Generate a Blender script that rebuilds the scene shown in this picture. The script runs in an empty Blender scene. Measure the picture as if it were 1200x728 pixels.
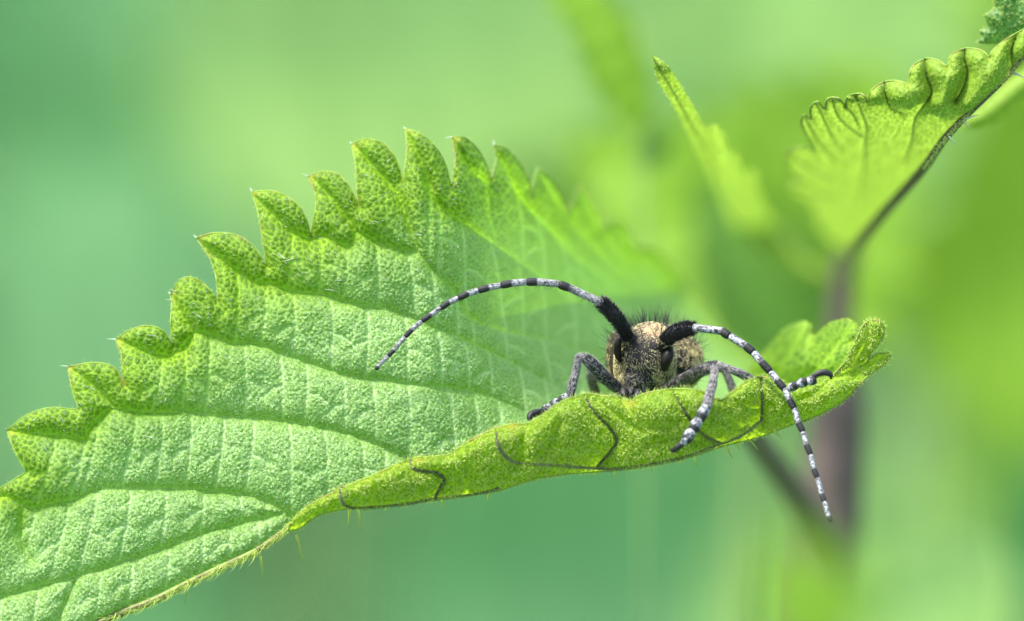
import bpy, math, random
import numpy as np
from mathutils import Vector

random.seed(7)
rng = np.random.default_rng(11)
scene = bpy.context.scene
COL = scene.collection

# ------------------------------------------------------------------ camera
# one unit is one centimetre; the leaf stands about 60 above the ground
PITCH = math.radians(18.0)
D = 100.0                      # distance to the beetle
FOCUS_PT = np.array([0.0, 0.0, 60.0])
FWD = np.array([0.0, math.cos(PITCH), -math.sin(PITCH)])
RIGHT = np.array([1.0, 0.0, 0.0])
UP = np.array([0.0, math.sin(PITCH), math.cos(PITCH)])
CAM = FOCUS_PT - FWD * D
cam_data = bpy.data.cameras.new('camera')
cam = bpy.data.objects.new('camera', cam_data)
COL.objects.link(cam)
cam.location = CAM
cam.rotation_euler = (math.pi / 2 - PITCH, 0, 0)
cam_data.sensor_width = 36
cam_data.lens = 36 * D / 6.0
cam_data.clip_start = 1.0
cam_data.clip_end = 20000
cam_data.dof.use_dof = True
cam_data.dof.focus_distance = D - 0.20
cam_data.dof.aperture_fstop = 0.36
scene.camera = cam

# ------------------------------------------------------------------ sky and sun
SUN_DIR = Vector((-0.36, 0.02, 0.90)).normalized()
world = bpy.data.worlds.new('World')
scene.world = world
world.use_nodes = True
wn = world.node_tree
bg = wn.nodes['Background']
sky = wn.nodes.new('ShaderNodeTexSky')
sky.sky_type = 'NISHITA'
sky.sun_disc = False
sky.sun_elevation = math.asin(SUN_DIR.z)
sky.sun_rotation = math.atan2(SUN_DIR.x, SUN_DIR.y)
sky.air_density = 1.0
sky.dust_density = 3.0
sky.ozone_density = 0.4
wn.links.new(sky.outputs[0], bg.inputs[0])
bg.inputs[1].default_value = 0.15
sun_data = bpy.data.lights.new('sun', 'SUN')
sun_data.energy = 2.4
sun_data.angle = math.radians(9.0)
sun_data.color = (1.0, 0.96, 0.88)
sun = bpy.data.objects.new('sun', sun_data)
COL.objects.link(sun)
sun.rotation_euler = SUN_DIR.to_track_quat('Z', 'Y').to_euler()
sun.location = (0, 0, 300)
scene.view_settings.view_transform = 'Standard'
scene.view_settings.look = 'None'
scene.view_settings.exposure = 1.98
scene.view_settings.gamma = 1.0
scene.cycles.max_bounces = 8
scene.cycles.transmission_bounces = 6
scene.cycles.sample_clamp_indirect = 6.0

# ------------------------------------------------------------------ helpers
def W(px, py, d=0.0):
    """the place seen at column px, row py, d centimetres beyond the beetle"""
    px = np.asarray(px, float); py = np.asarray(py, float); d = np.asarray(d, float)
    a = (px - 600.0) / 200.0 / D; b = (364.0 - py) / 200.0 / D
    r = FWD + a[..., None] * RIGHT + b[..., None] * UP
    return CAM + (D + d)[..., None] * r

def tag(o, label=None, cat=None, group=None, kind=None):
    if label: o['label'] = label
    if cat: o['category'] = cat
    if group: o['group'] = group
    if kind: o['kind'] = kind
    return o

def empty(name, loc):
    o = bpy.data.objects.new(name, None)
    o.location = loc
    COL.objects.link(o)
    return o

def mesh_obj(name, V, F, mat, parent=None, attrs=None, smooth=True):
    me = bpy.data.meshes.new(name)
    V = np.asarray(V, float)
    if parent is not None:
        V = V - np.array(world_loc(parent))
    if isinstance(F, np.ndarray):
        n, k = F.shape
        me.vertices.add(len(V)); me.vertices.foreach_set('co', V.astype(np.float32).ravel())
        me.loops.add(n * k); me.loops.foreach_set('vertex_index', F.astype(np.int32).ravel())
        me.polygons.add(n)
        me.polygons.foreach_set('loop_start', np.arange(0, n * k, k, dtype=np.int32))
        me.polygons.foreach_set('loop_total', np.full(n, k, dtype=np.int32))
        me.update(calc_edges=True)
    else:
        me.from_pydata([tuple(v) for v in V], [], [list(f) for f in F])
    if smooth:
        me.polygons.foreach_set('use_smooth', np.ones(len(me.polygons), dtype=bool))
    if attrs:
        for k_, v_ in attrs.items():
            a = me.attributes.new(k_, 'FLOAT', 'POINT')
            a.data.foreach_set('value', np.asarray(v_, np.float32))
    me.materials.append(mat)
    o = bpy.data.objects.new(name, me)
    COL.objects.link(o)
    if parent is not None:
        o.parent = parent
    return o

def world_loc(o):
    p = Vector((0, 0, 0))
    while o is not None:
        p += o.location; o = o.parent
    return p

def catmull(P, n=8):
    P = np.asarray(P, float)
    if len(P) < 3:
        t = np.linspace(0, 1, n + 1)[:, None]
        return P[0] * (1 - t) + P[-1] * t
    Q = np.vstack([2 * P[0] - P[1], P, 2 * P[-1] - P[-2]])
    out = []
    t = np.linspace(0, 1, n, endpoint=False)[:, None]
    for i in range(1, len(Q) - 2):
        a, b, c, d_ = Q[i - 1], Q[i], Q[i + 1], Q[i + 2]
        out.append(0.5 * ((2 * b) + (-a + c) * t + (2 * a - 5 * b + 4 * c - d_) * t ** 2 + (-a + 3 * b - 3 * c + d_) * t ** 3))
    out.append(P[-1:])
    return np.vstack(out)

def outline(runs, n=6):
    """each run is a smooth stretch; runs meet in corners (tooth tips and notches)"""
    pts = [catmull(r, n)[:-1] if len(r) > 2 else np.asarray(r[:-1], float) for r in runs]
    return np.vstack(pts + [np.asarray(runs[-1][-1:], float)])

def inside(P, poly):
    x, y = P[:, 0], P[:, 1]
    res = np.zeros(len(P), bool)
    x0, y0 = poly[:, 0], poly[:, 1]
    x1, y1 = np.roll(x0, -1), np.roll(y0, -1)
    for a, b, c, d_ in zip(x0, y0, x1, y1):
        if b == d_: continue
        m = ((b > y) != (d_ > y)) & (x < (c - a) * (y - b) / (d_ - b) + a)
        res ^= m
    return res

def seg_dist(P, line, closed=False, near=False, cap=1e9):
    line = np.asarray(line, float)
    A = line if closed else line[:-1]
    B = np.roll(line, -1, 0) if closed else line[1:]
    best = np.full(len(P), cap, float)
    bp = P.copy()
    if cap < 1e8:      # only points near this segment matter
        order = np.argsort(P[:, 1], kind='stable'); ys = P[order, 1]
        for a, b in zip(A, B):
            ab = b - a; L = ab @ ab
            if L < 1e-9: continue
            lo = np.searchsorted(ys, min(a[1], b[1]) - cap); hi = np.searchsorted(ys, max(a[1], b[1]) + cap)
            s_ = order[lo:hi]
            s_ = s_[(P[s_, 0] > min(a[0], b[0]) - cap) & (P[s_, 0] < max(a[0], b[0]) + cap)]
            Q = P[s_]; t = np.clip(((Q - a) @ ab) / L, 0, 1)
            q = a + t[:, None] * ab
            d_ = np.hypot(Q[:, 0] - q[:, 0], Q[:, 1] - q[:, 1])
            m = d_ < best[s_]; k_ = s_[m]
            best[k_] = d_[m]
            if near: bp[k_] = q[m]
        return (best, bp) if near else best
    for a, b in zip(A, B):
        ab = b - a; L = ab @ ab
        if L < 1e-9: continue
        t = np.clip(((P - a) @ ab) / L, 0, 1)
        q = a + t[:, None] * ab
        d_ = np.hypot(P[:, 0] - q[:, 0], P[:, 1] - q[:, 1])
        m = d_ < best
        best[m] = d_[m]
        if near: bp[m] = q[m]
    return (best, bp) if near else best

def voronoi(P, size, ang=0.0, asp=1.0, seed=3, jit=0.8):
    """distance from the border between cells (in units of cells) and a value per cell"""
    ca, sa = math.cos(ang), math.sin(ang)
    X = (P[:, 0] * ca + P[:, 1] * sa) / (size * asp); Y = (-P[:, 0] * sa + P[:, 1] * ca) / size
    ix, iy = np.floor(X).astype(int), np.floor(Y).astype(int)
    f1 = np.full(len(P), 9.0); f2 = np.full(len(P), 9.0); val = np.zeros(len(P))
    def hsh(a, b, s):
        h = (a * 374761393 + b * 668265263 + s * 974711) & 0xffffffff
        h = ((h ^ (h >> 13)) * 1274126177) & 0xffffffff
        return ((h ^ (h >> 16)) & 0xffff) / 65535.0
    for dx in (-1, 0, 1):
        for dy in (-1, 0, 1):
            cx, cy = ix + dx, iy + dy
            ox = cx + 0.5 + (hsh(cx, cy, seed) - 0.5) * jit
            oy = cy + 0.5 + (hsh(cx, cy, seed + 7) - 0.5) * jit
            d_ = np.hypot(X - ox, Y - oy)
            n = d_ < f1
            f2 = np.where(n, f1, np.minimum(f2, d_))
            val = np.where(n, hsh(cx, cy, seed + 13), val)
            f1 = np.where(n, d_, f1)
    return f2 - f1, val

def vnoise(P, size, seed=1):
    X = P / size; i = np.floor(X).astype(int); f = X - i; f = f * f * (3 - 2 * f)
    def h(a, b):
        v = (a * 374761393 + b * 668265263 + seed * 974711) & 0xffffffff
        v = ((v ^ (v >> 13)) * 1274126177) & 0xffffffff
        return ((v ^ (v >> 16)) & 0xffff) / 65535.0
    a, b = i[:, 0], i[:, 1]
    return ((h(a, b) * (1 - f[:, 0]) + h(a + 1, b) * f[:, 0]) * (1 - f[:, 1])
            + (h(a, b + 1) * (1 - f[:, 0]) + h(a + 1, b + 1) * f[:, 0]) * f[:, 1])

def grid_sheet(poly, step):
    """a fine grid clipped to an outline, its border snapped onto that outline"""
    x0, y0 = poly.min(0) - step; x1, y1 = poly.max(0) + step
    xs = np.arange(x0, x1 + step, step); ys = np.arange(y0, y1 + step, step)
    gx, gy = np.meshgrid(xs, ys)
    P = np.stack([gx.ravel(), gy.ravel()], 1)
    ins = inside(P, poly)
    nx, ny = len(xs), len(ys)
    idx = np.arange(nx * ny).reshape(ny, nx)
    q = np.stack([idx[:-1, :-1], idx[1:, :-1], idx[1:, 1:], idx[:-1, 1:]], -1).reshape(-1, 4)
    c = ins[q].sum(1)
    cen = inside(P[q].mean(1), poly)
    q = q[(c >= 3) | ((c >= 1) & cen)]
    used = np.unique(q)
    remap = -np.ones(nx * ny, int); remap[used] = np.arange(len(used))
    q = remap[q]; P = P[used]; ins = ins[used]
    out = np.where(~ins)[0]
    _, near = seg_dist(P[out], poly, closed=True, near=True, cap=step * 3)
    P[out] = near
    return P, q

def tube(C, R, n=12, cap=True):
    """a tube through the points C with radii R; returns verts, faces, ring index"""
    C = np.asarray(C, float); m = len(C); R = np.broadcast_to(np.asarray(R, float), (m,))
    T = np.gradient(C, axis=0); T /= np.linalg.norm(T, axis=1)[:, None] + 1e-12
    ref = np.array([0.13, 0.9, 0.3])
    Nn = ref - (T @ ref)[:, None] * T; Nn /= np.linalg.norm(Nn, axis=1)[:, None]
    B = np.cross(T, Nn)
    a = np.linspace(0, 2 * math.pi, n, endpoint=False)
    V = C[:, None] + R[:, None, None] * (np.cos(a)[None, :, None] * Nn[:, None] + np.sin(a)[None, :, None] * B[:, None])
    V = V.reshape(-1, 3)
    i = np.arange(m - 1)[:, None] * n; j = np.arange(n)[None]; k = (j + 1) % n
    F = np.stack([i + j, i + k, i + n + k, i + n + j], -1).reshape(-1, 4)
    ring = np.repeat(np.arange(m), n)
    if cap:
        V = np.vstack([V, C[0], C[-1]]); ring = np.append(ring, [0, m - 1])
        c0, c1 = len(V) - 2, len(V) - 1
        jj = np.arange(n); kk = (jj + 1) % n
        F = list(map(list, F)) + [[c0, b, a_] for a_, b in zip(jj, kk)] + [[c1, (m - 1) * n + a_, (m - 1) * n + b] for a_, b in zip(jj, kk)]
    return V, F, ring

def hairs(name, root, dirn, length, rad, mat, parent, bend=None, seg=3):
    """many tapered hairs, three sides each, as one mesh"""
    N = len(root); dirn = dirn / (np.linalg.norm(dirn, axis=1)[:, None] + 1e-12)
    length = np.broadcast_to(length, (N,)); rad = np.broadcast_to(rad, (N,))
    ref = np.where(np.abs(dirn[:, :1]) < 0.8, np.array([[1., 0, 0]]), np.array([[0, 1., 0]]))
    a = np.cross(dirn, ref); a /= np.linalg.norm(a, axis=1)[:, None]
    b = np.cross(dirn, a)
    if bend is None: bend = np.zeros((N, 3))
    V = np.zeros((N, seg * 3 + 1, 3))
    for s in range(seg + 1):
        t = s / seg
        c = root + dirn * (length * t)[:, None] + bend * (t * t * length)[:, None]
        if s == seg: V[:, seg * 3] = c; break
        r = (rad * (1 - t * 0.85))[:, None]
        for k in range(3):
            th = 2 * math.pi * k / 3
            V[:, s * 3 + k] = c + r * (math.cos(th) * a + math.sin(th) * b)
    fs = []
    for s in range(seg - 1):
        for k in range(3):
            k2 = (k + 1) % 3
            fs += [[s * 3 + k, s * 3 + k2, (s + 1) * 3 + k2], [s * 3 + k, (s + 1) * 3 + k2, (s + 1) * 3 + k]]
    for k in range(3):
        fs.append([(seg - 1) * 3 + k, (seg - 1) * 3 + (k + 1) % 3, seg * 3])
    fs = np.array(fs)
    F = (np.arange(N)[:, None, None] * (seg * 3 + 1) + fs[None]).reshape(-1, 3)
    return mesh_obj(name, V.reshape(-1, 3), F, mat, parent)

# ------------------------------------------------------------------ materials
def new_mat(name):
    m = bpy.data.materials.new(name); m.use_nodes = True
    nt = m.node_tree; nt.nodes.clear()
    out = nt.nodes.new('ShaderNodeOutputMaterial')
    return m, nt, out

def N(nt, kind, **kw):
    n = nt.nodes.new(kind)
    for k, v in kw.items():
        if k.startswith('i_'): n.inputs[k[2:].replace('_', ' ')].default_value = v
        else: setattr(n, k, v)
    return n

def mixc(nt, fac, a, b):
    n = nt.nodes.new('ShaderNodeMix'); n.data_type = 'RGBA'
    for s, v in ((n.inputs[0], fac), (n.inputs[6], a), (n.inputs[7], b)):
        if isinstance(v, (int, float)): s.default_value = v
        elif isinstance(v, tuple): s.default_value = (*v, 1) if len(v) == 3 else v
        else: nt.links.new(v, s)
    return n.outputs[2]

def attr(nt, name):
    n = nt.nodes.new('ShaderNodeAttribute'); n.attribute_name = name
    return n.outputs['Fac']

def mrange(nt, v, a, b, c=0.0, d_=1.0):
    n = nt.nodes.new('ShaderNodeMapRange')
    n.inputs[1].default_value = a; n.inputs[2].default_value = b
    n.inputs[3].default_value = c; n.inputs[4].default_value = d_
    nt.links.new(v, n.inputs[0]); return n.outputs[0]

def noise(nt, scale, detail=3, rough=0.6, coord=None):
    tc = nt.nodes.new('ShaderNodeTexCoord')
    n = nt.nodes.new('ShaderNodeTexNoise')
    n.inputs['Scale'].default_value = scale; n.inputs['Detail'].default_value = detail
    n.inputs['Roughness'].default_value = rough
    nt.links.new(tc.outputs['Object'] if coord is None else coord, n.inputs['Vector'])
    return n.outputs[0]

def leaf_mat(name, cell, vein, pale, trans, tfac, pedge=None, rough=0.4, spec=0.5, dark=(0.045, 0.065, 0.015), bump=0.25, fine=60, tip=(0.45, 0.28, 0.04)):
    """leaf tissue; attributes on the mesh say where veins, sheen painted as paler colour, dark veins and reddish tips are"""
    m, nt, out = new_mat(name)
    e = attr(nt, 'edge'); p = attr(nt, 'pale'); dk = attr(nt, 'dark'); tp = attr(nt, 'tip')
    big = noise(nt, 2.2, 3)
    c = mixc(nt, e, cell, vein)
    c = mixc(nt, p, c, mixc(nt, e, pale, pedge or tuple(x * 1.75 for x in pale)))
    c = mixc(nt, mrange(nt, big, 0.35, 0.65, 0.0, 0.32), c, tuple(x * 0.62 for x in cell))
    c = mixc(nt, tp, c, tip)
    c = mixc(nt, dk, c, dark)
    t = mixc(nt, e, tuple(x * 0.8 for x in trans), tuple(min(1, x * 1.7 + 0.02) for x in trans))
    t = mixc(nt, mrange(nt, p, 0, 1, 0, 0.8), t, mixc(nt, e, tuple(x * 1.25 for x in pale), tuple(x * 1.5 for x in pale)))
    t = mixc(nt, dk, t, tuple(x * 1.3 for x in dark))
    b = N(nt, 'ShaderNodeBsdfPrincipled')
    b.inputs['Roughness'].default_value = rough
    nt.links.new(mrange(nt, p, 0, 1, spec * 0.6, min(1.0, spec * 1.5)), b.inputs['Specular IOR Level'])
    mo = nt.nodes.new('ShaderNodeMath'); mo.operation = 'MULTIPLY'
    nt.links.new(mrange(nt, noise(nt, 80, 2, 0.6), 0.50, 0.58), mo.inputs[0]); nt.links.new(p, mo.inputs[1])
    c = mixc(nt, mo.outputs[0], c, tuple(min(0.6, x * 1.8 + 0.12) for x in pale))  # near-white flecks: small glints painted into the pale zone's colour
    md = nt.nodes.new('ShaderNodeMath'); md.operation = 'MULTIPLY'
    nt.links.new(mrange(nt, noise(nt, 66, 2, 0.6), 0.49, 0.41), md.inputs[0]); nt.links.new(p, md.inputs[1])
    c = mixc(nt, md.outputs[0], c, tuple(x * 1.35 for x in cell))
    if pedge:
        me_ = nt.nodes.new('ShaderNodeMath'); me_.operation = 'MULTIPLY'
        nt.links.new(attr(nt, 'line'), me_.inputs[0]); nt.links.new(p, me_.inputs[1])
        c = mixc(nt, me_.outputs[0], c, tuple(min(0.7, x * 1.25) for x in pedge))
    nt.links.new(c, b.inputs['Base Color'])
    tr = N(nt, 'ShaderNodeBsdfTranslucent'); nt.links.new(t, tr.inputs[0])
    f1 = noise(nt, fine, 4, 0.65)
    bp = N(nt, 'ShaderNodeBump'); bp.inputs['Strength'].default_value = bump; bp.inputs['Distance'].default_value = 0.012
    nt.links.new(f1, bp.inputs['Height'])
    nt.links.new(bp.outputs[0], b.inputs['Normal']); nt.links.new(bp.outputs[0], tr.inputs['Normal'])
    mx = N(nt, 'ShaderNodeMixShader'); mx.inputs[0].default_value = tfac
    nt.links.new(b.outputs[0], mx.inputs[1]); nt.links.new(tr.outputs[0], mx.inputs[2])
    nt.links.new(mx.outputs[0], out.inputs[0])
    return m

def plain_mat(name, col, rough=0.5, spec=0.4, col2=None, scale=20, lo=0.4, hi=0.6, bump=0.0, trans=0.0, detail=3, stretch=None):
    m, nt, out = new_mat(name)
    b = N(nt, 'ShaderNodeBsdfPrincipled')
    b.inputs['Roughness'].default_value = rough; b.inputs['Specular IOR Level'].default_value = spec
    nz = noise(nt, scale, detail)
    if col2 is not None:
        nt.links.new(mixc(nt, mrange(nt, nz, lo, hi), col, col2), b.inputs['Base Color'])
    else:
        b.inputs['Base Color'].default_value = (*col, 1)
    if bump:
        bp = N(nt, 'ShaderNodeBump'); bp.inputs['Strength'].default_value = bump; bp.inputs['Distance'].default_value = 0.02
        nt.links.new(nz, bp.inputs['Height']); nt.links.new(bp.outputs[0], b.inputs['Normal'])
    if trans:
        tr = N(nt, 'ShaderNodeBsdfTranslucent'); tr.inputs[0].default_value = (*col, 1)
        mx = N(nt, 'ShaderNodeMixShader'); mx.inputs[0].default_value = trans
        nt.links.new(b.outputs[0], mx.inputs[1]); nt.links.new(tr.outputs[0], mx.inputs[2])
        nt.links.new(mx.outputs[0], out.inputs[0])
    else:
        nt.links.new(b.outputs[0], out.inputs[0])
    return m

def band_mat(name):
    """antenna: grey-white pubescence on a black shell, black where attribute dark is 1"""
    m, nt, out = new_mat(name)
    b = N(nt, 'ShaderNodeBsdfPrincipled'); b.inputs['Roughness'].default_value = 0.6; b.inputs['Specular IOR Level'].default_value = 0.25
    n1 = noise(nt, 60, 4, 0.7)
    w = mixc(nt, mrange(nt, n1, 0.44, 0.54), (0.014, 0.015, 0.020), (0.28, 0.29, 0.31))
    c = mixc(nt, attr(nt, 'dark'), w, (0.012, 0.012, 0.014))
    nt.links.new(c, b.inputs['Base Color'])
    bp = N(nt, 'ShaderNodeBump'); bp.inputs['Strength'].default_value = 0.5; bp.inputs['Distance'].default_value = 0.01
    nt.links.new(n1, bp.inputs['Height']); nt.links.new(bp.outputs[0], b.inputs['Normal'])
    nt.links.new(b.outputs[0], out.inputs[0])
    return m

def body_mat(name):
    m, nt, out = new_mat(name)
    b = N(nt, 'ShaderNodeBsdfPrincipled'); b.inputs['Roughness'].default_value = 0.55
    n1 = noise(nt, 30, 4, 0.7)
    c = mixc(nt, mrange(nt, n1, 0.5, 0.66), (0.006, 0.006, 0.006), (0.045, 0.036, 0.018))
    b.inputs['Specular IOR Level'].default_value = 0.22
    c = mixc(nt, attr(nt, 'pink'), c, mixc(nt, mrange(nt, n1, 0.36, 0.46), (0.02, 0.014, 0.012), (0.25, 0.17, 0.10)))
    c = mixc(nt, attr(nt, 'gold'), c, mixc(nt, mrange(nt, n1, 0.35, 0.6), (0.016, 0.012, 0.006), (0.30, 0.24, 0.10)))
    nt.links.new(c, b.inputs['Base Color'])
    bp = N(nt, 'ShaderNodeBump'); bp.inputs['Strength'].default_value = 0.6; bp.inputs['Distance'].default_value = 0.02
    nt.links.new(n1, bp.inputs['Height']); nt.links.new(bp.outputs[0], b.inputs['Normal'])
    nt.links.new(b.outputs[0], out.inputs[0])
    return m

M = {}
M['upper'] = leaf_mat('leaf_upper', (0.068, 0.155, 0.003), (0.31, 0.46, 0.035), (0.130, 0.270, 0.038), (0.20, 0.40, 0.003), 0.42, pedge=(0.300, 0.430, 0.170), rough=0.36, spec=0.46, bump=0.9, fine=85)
M['under'] = leaf_mat('leaf_underside', (0.095, 0.195, 0.003), (0.27, 0.38, 0.02), (0.22, 0.36, 0.05), (0.30, 0.46, 0.003), 0.50, rough=0.42, spec=0.4, bump=1.0, fine=60)
M['young'] = leaf_mat('leaf_young', (0.135, 0.25, 0.016), (0.27, 0.39, 0.05), (0.27, 0.42, 0.07), (0.19, 0.31, 0.022), 0.38, rough=0.5, spec=0.3, bump=0.4, fine=40, dark=(0.06, 0.11, 0.012))
M['dusty'] = leaf_mat('leaf_frosted', (0.03, 0.10, 0.010), (0.12, 0.26, 0.05), (0.16, 0.30, 0.16), (0.14, 0.36, 0.03), 0.25, rough=0.35, spec=0.6, bump=0.6, fine=45)
M['lime'] = leaf_mat('leaf_far_lime', (0.14, 0.255, 0.018), (0.20, 0.31, 0.04), (0.20, 0.33, 0.05), (0.32, 0.50, 0.03), 0.42, rough=0.5, spec=0.3, bump=0.1)
M['palelime'] = leaf_mat('leaf_far_pale', (0.20, 0.33, 0.085), (0.26, 0.40, 0.12), (0.24, 0.38, 0.12), (0.40, 0.60, 0.19), 0.42, rough=0.5, spec=0.3, bump=0.1)
M['teal'] = leaf_mat('leaf_far_bluish', (0.10, 0.215, 0.085), (0.15, 0.29, 0.12), (0.12, 0.28, 0.13), (0.16, 0.45, 0.12), 0.35, rough=0.4, spec=0.5, bump=0.1)
M['deep'] = leaf_mat('leaf_far_deep', (0.045, 0.095, 0.012), (0.09, 0.2, 0.03), (0.09, 0.2, 0.03), (0.20, 0.40, 0.03), 0.35, rough=0.45, spec=0.4, bump=0.1)
M['stem'] = plain_mat('stem_skin', (0.058, 0.046, 0.034), 0.6, 0.2, (0.095, 0.068, 0.060), 6, 0.35, 0.65)
M['farstem'] = plain_mat('far_stem_skin', (0.15, 0.26, 0.07), 0.6, 0.3, (0.19, 0.26, 0.09), 2, 0.35, 0.65)
M['midrib'] = plain_mat('midrib_skin', (0.15, 0.22, 0.03), 0.5, 0.4, (0.10, 0.085, 0.03), 14, 0.42, 0.6, bump=0.4, trans=0.25)
M['darkrib'] = plain_mat('dark_rib_skin', (0.07, 0.075, 0.028), 0.6, 0.3, (0.17, 0.19, 0.06), 26, 0.4, 0.56, bump=0.5)
M['margin'] = plain_mat('margin_skin', (0.20, 0.33, 0.03), 0.5, 0.4, (0.24, 0.17, 0.04), 7, 0.52, 0.66, trans=0.3)
M['leafhair'] = plain_mat('pale_leaf_hair', (0.55, 0.66, 0.16), 0.4, 0.5, trans=0.4)
M['whitehair'] = plain_mat('white_leaf_hair', (0.48, 0.54, 0.42), 0.35, 0.5, trans=0.3)
M['greyhair'] = plain_mat('grey_rib_hair', (0.17, 0.19, 0.10), 0.4, 0.5, trans=0.2)
M['sting'] = plain_mat('stinging_hair_skin', (0.42, 0.50, 0.10), 0.35, 0.6, trans=0.5)
M['band'] = band_mat('antenna_bands')
M['shell'] = plain_mat('black_shell', (0.008, 0.008, 0.009), 0.5, 0.3, bump=0.3, scale=50)
M['eye'] = plain_mat('eye_glossy', (0.008, 0.006, 0.005), 0.42, 0.2, bump=0.08, scale=90)
M['leg'] = plain_mat('leg_shell', (0.008, 0.008, 0.009), 0.55, 0.3, (0.14, 0.12, 0.10), 42, 0.52, 0.62, bump=0.5, detail=4)
M['greyleg'] = plain_mat('leg_grey_pubescence', (0.010, 0.010, 0.012), 0.55, 0.25, (0.20, 0.185, 0.17), 48, 0.50, 0.58, bump=0.5, detail=4)
M['body'] = body_mat('body_shell')
M['gold'] = plain_mat('gold_hair', (0.76, 0.66, 0.32), 0.4, 0.5)
M['black'] = plain_mat('black_hair', (0.010, 0.010, 0.010), 0.45, 0.4)
M['silver'] = plain_mat('silver_hair', (0.26, 0.25, 0.24), 0.4, 0.5)
M['ground'] = plain_mat('meadow_soil', (0.06, 0.14, 0.055), 0.9, 0.1, (0.10, 0.20, 0.07), 0.06, 0.35, 0.65)
M['grass'] = plain_mat('meadow_blades', (0.11, 0.25, 0.10), 0.5, 0.4, (0.16, 0.31, 0.10), 0.05, 0.35, 0.65, trans=0.35)

# ------------------------------------------------------------------ leaf sheets
def leaf_sheet(name, poly, step, depth, mat, parent, majors, minors=(), amp=0.07, wmaj=30.0, amin=0.018, wmin=9.0,
               cell=7.0, camp=0.010, roll=0.10, rollw=7.0, flat=(), darkw=0.0, pale=None, tips=(), seed=3, cang=0.5, casp=1.15, twosided=False):
    P, q = grid_sheet(poly, step)
    dm = np.full(len(P), wmaj * 3.5)
    for l in majors: dm = np.minimum(dm, seg_dist(P, l, cap=wmaj * 3.5))
    dh = np.full(len(P), wmaj * 3.5)
    for k_, l in enumerate(majors):
        if k_ not in flat: dh = np.minimum(dh, seg_dist(P, l, cap=wmaj * 3.5))
    dn = np.full(len(P), wmin * 4.0)
    for l in minors: dn = np.minimum(dn, seg_dist(P, l, cap=wmin * 4.0))
    do = seg_dist(P, poly, closed=True, cap=rollw * 6)
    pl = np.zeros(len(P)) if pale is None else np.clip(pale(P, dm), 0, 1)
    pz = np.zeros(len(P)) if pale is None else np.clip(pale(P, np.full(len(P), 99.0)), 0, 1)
    h = amp * (1 - 0.6 * pz) * (1 - np.exp(-dh / wmaj)) + 0.22 * amp * (1 - np.exp(-dh / 3.5)) + amin * (1 - 0.3 * pz) * (1 - np.exp(-dn / wmin))
    # small puckers of the net venation, two sizes
    warp = np.stack([vnoise(P, 23, seed) - 0.5, vnoise(P, 23, seed + 5) - 0.5], 1) * 9
    e1, v1 = voronoi(P + warp, cell, cang, casp, seed)
    e2, v2 = voronoi(P + warp * 0.5, cell * 2.7, cang + 0.3, 1.3, seed + 9)
    if pale is not None:
        e3, v3 = voronoi(P + warp, cell * 0.76, cang + 0.2, casp, seed + 31)
        e1 = np.where(pz > 0.5, e3, e1); v1 = np.where(pz > 0.5, v3, v1)
    c1 = 1 - np.exp(-e1 / 0.30); c2 = 1 - np.exp(-e2 / 0.16)
    h += camp * (1 - 0.4 * pz) * c1 * (0.75 + 0.5 * v1) + camp * 0.45 * c2
    h += 0.05 * (vnoise(P, 60, seed + 2) - 0.5) + 0.008 * (vnoise(P, 19, seed + 3) - 0.5)
    d_ = depth(P) - h + roll * np.exp(-do / rollw)
    edge = np.clip(np.exp(-(e1 / 0.17) ** 1.5) * 0.85 + np.exp(-e2 / 0.08) * 0.55 + 1.3 * np.exp(-dn / 1.0) + 0.9 * np.exp(-dm / 1.6), 0, 1)
    dark = np.zeros(len(P))
    if darkw:
        rag = 0.7 + 0.6 * vnoise(P, 3.0, seed + 8)
        dark = np.clip(1.35 - dm / (darkw * rag), 0, 1)
        edge = edge * (1 - dark)
    tip = np.zeros(len(P))
    for t in tips:
        tip = np.maximum(tip, np.exp(-np.hypot(P[:, 0] - t[0], P[:, 1] - t[1]) / 4.5))
    tip = np.clip(np.maximum(tip * 0.9, 0.35 * np.exp(-do / 1.6) * vnoise(P, 14, 4)), 0, 1)
    V = W(P[:, 0], P[:, 1], d_)
    q = q[:, ::-1]
    return mesh_obj(name, V, q, mat, parent, dict(edge=edge, pale=pl, dark=dark, tip=tip, line=np.clip(1.1 * np.exp(-(dn / 1.6) ** 2) * (0.5 + 0.6 * vnoise(P, 12, 6)), 0, 1))), P, d_

def polyw(line, depths, n=6):
    c = catmull(np.column_stack([np.asarray(line, float), depths]), n)
    return W(c[:, 0], c[:, 1], c[:, 2]), c

def rib(name, line, depths, r0, r1, mat, parent, n=8, k=6):
    Wc, c = polyw(line, depths, k)
    V, F, _ = tube(Wc, np.linspace(r0, r1, len(Wc)), n)
    return mesh_obj(name, V, F, mat, parent)

# ================================================================== the nettle in front
nettle = empty('nettle_plant', (2.0, 8.0, 0.0))
tag(nettle, 'stinging nettle whose folded toothed leaf carries the beetle', 'nettle')

# ---- midrib and depth of the big leaf
MID = np.array([(-160, 880), (-40, 805), (60, 757), (130, 722), (220, 680), (300, 645), (345, 616), (406, 594), (500, 584), (585, 572),
                (697, 550), (767, 545), (846, 521), (927, 500), (1010, 470), (1100, 440)], float)
def midy(x): return np.interp(x, MID[:, 0], MID[:, 1])
def blade_depth(P):
    x, y = P[:, 0], P[:, 1]
    h = (midy(x) - y) / 200.0
    base = -0.22 + 0.20 * h + 0.03 * h * h
    r = 13.0 * np.clip((x - 490) / 400.0, 0, 1.4) ** 1.9 * np.clip(h / 1.0, 0, 1.0)
    return base + r - 0.10 * np.clip((300 - x) / 300, 0, 2)

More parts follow.
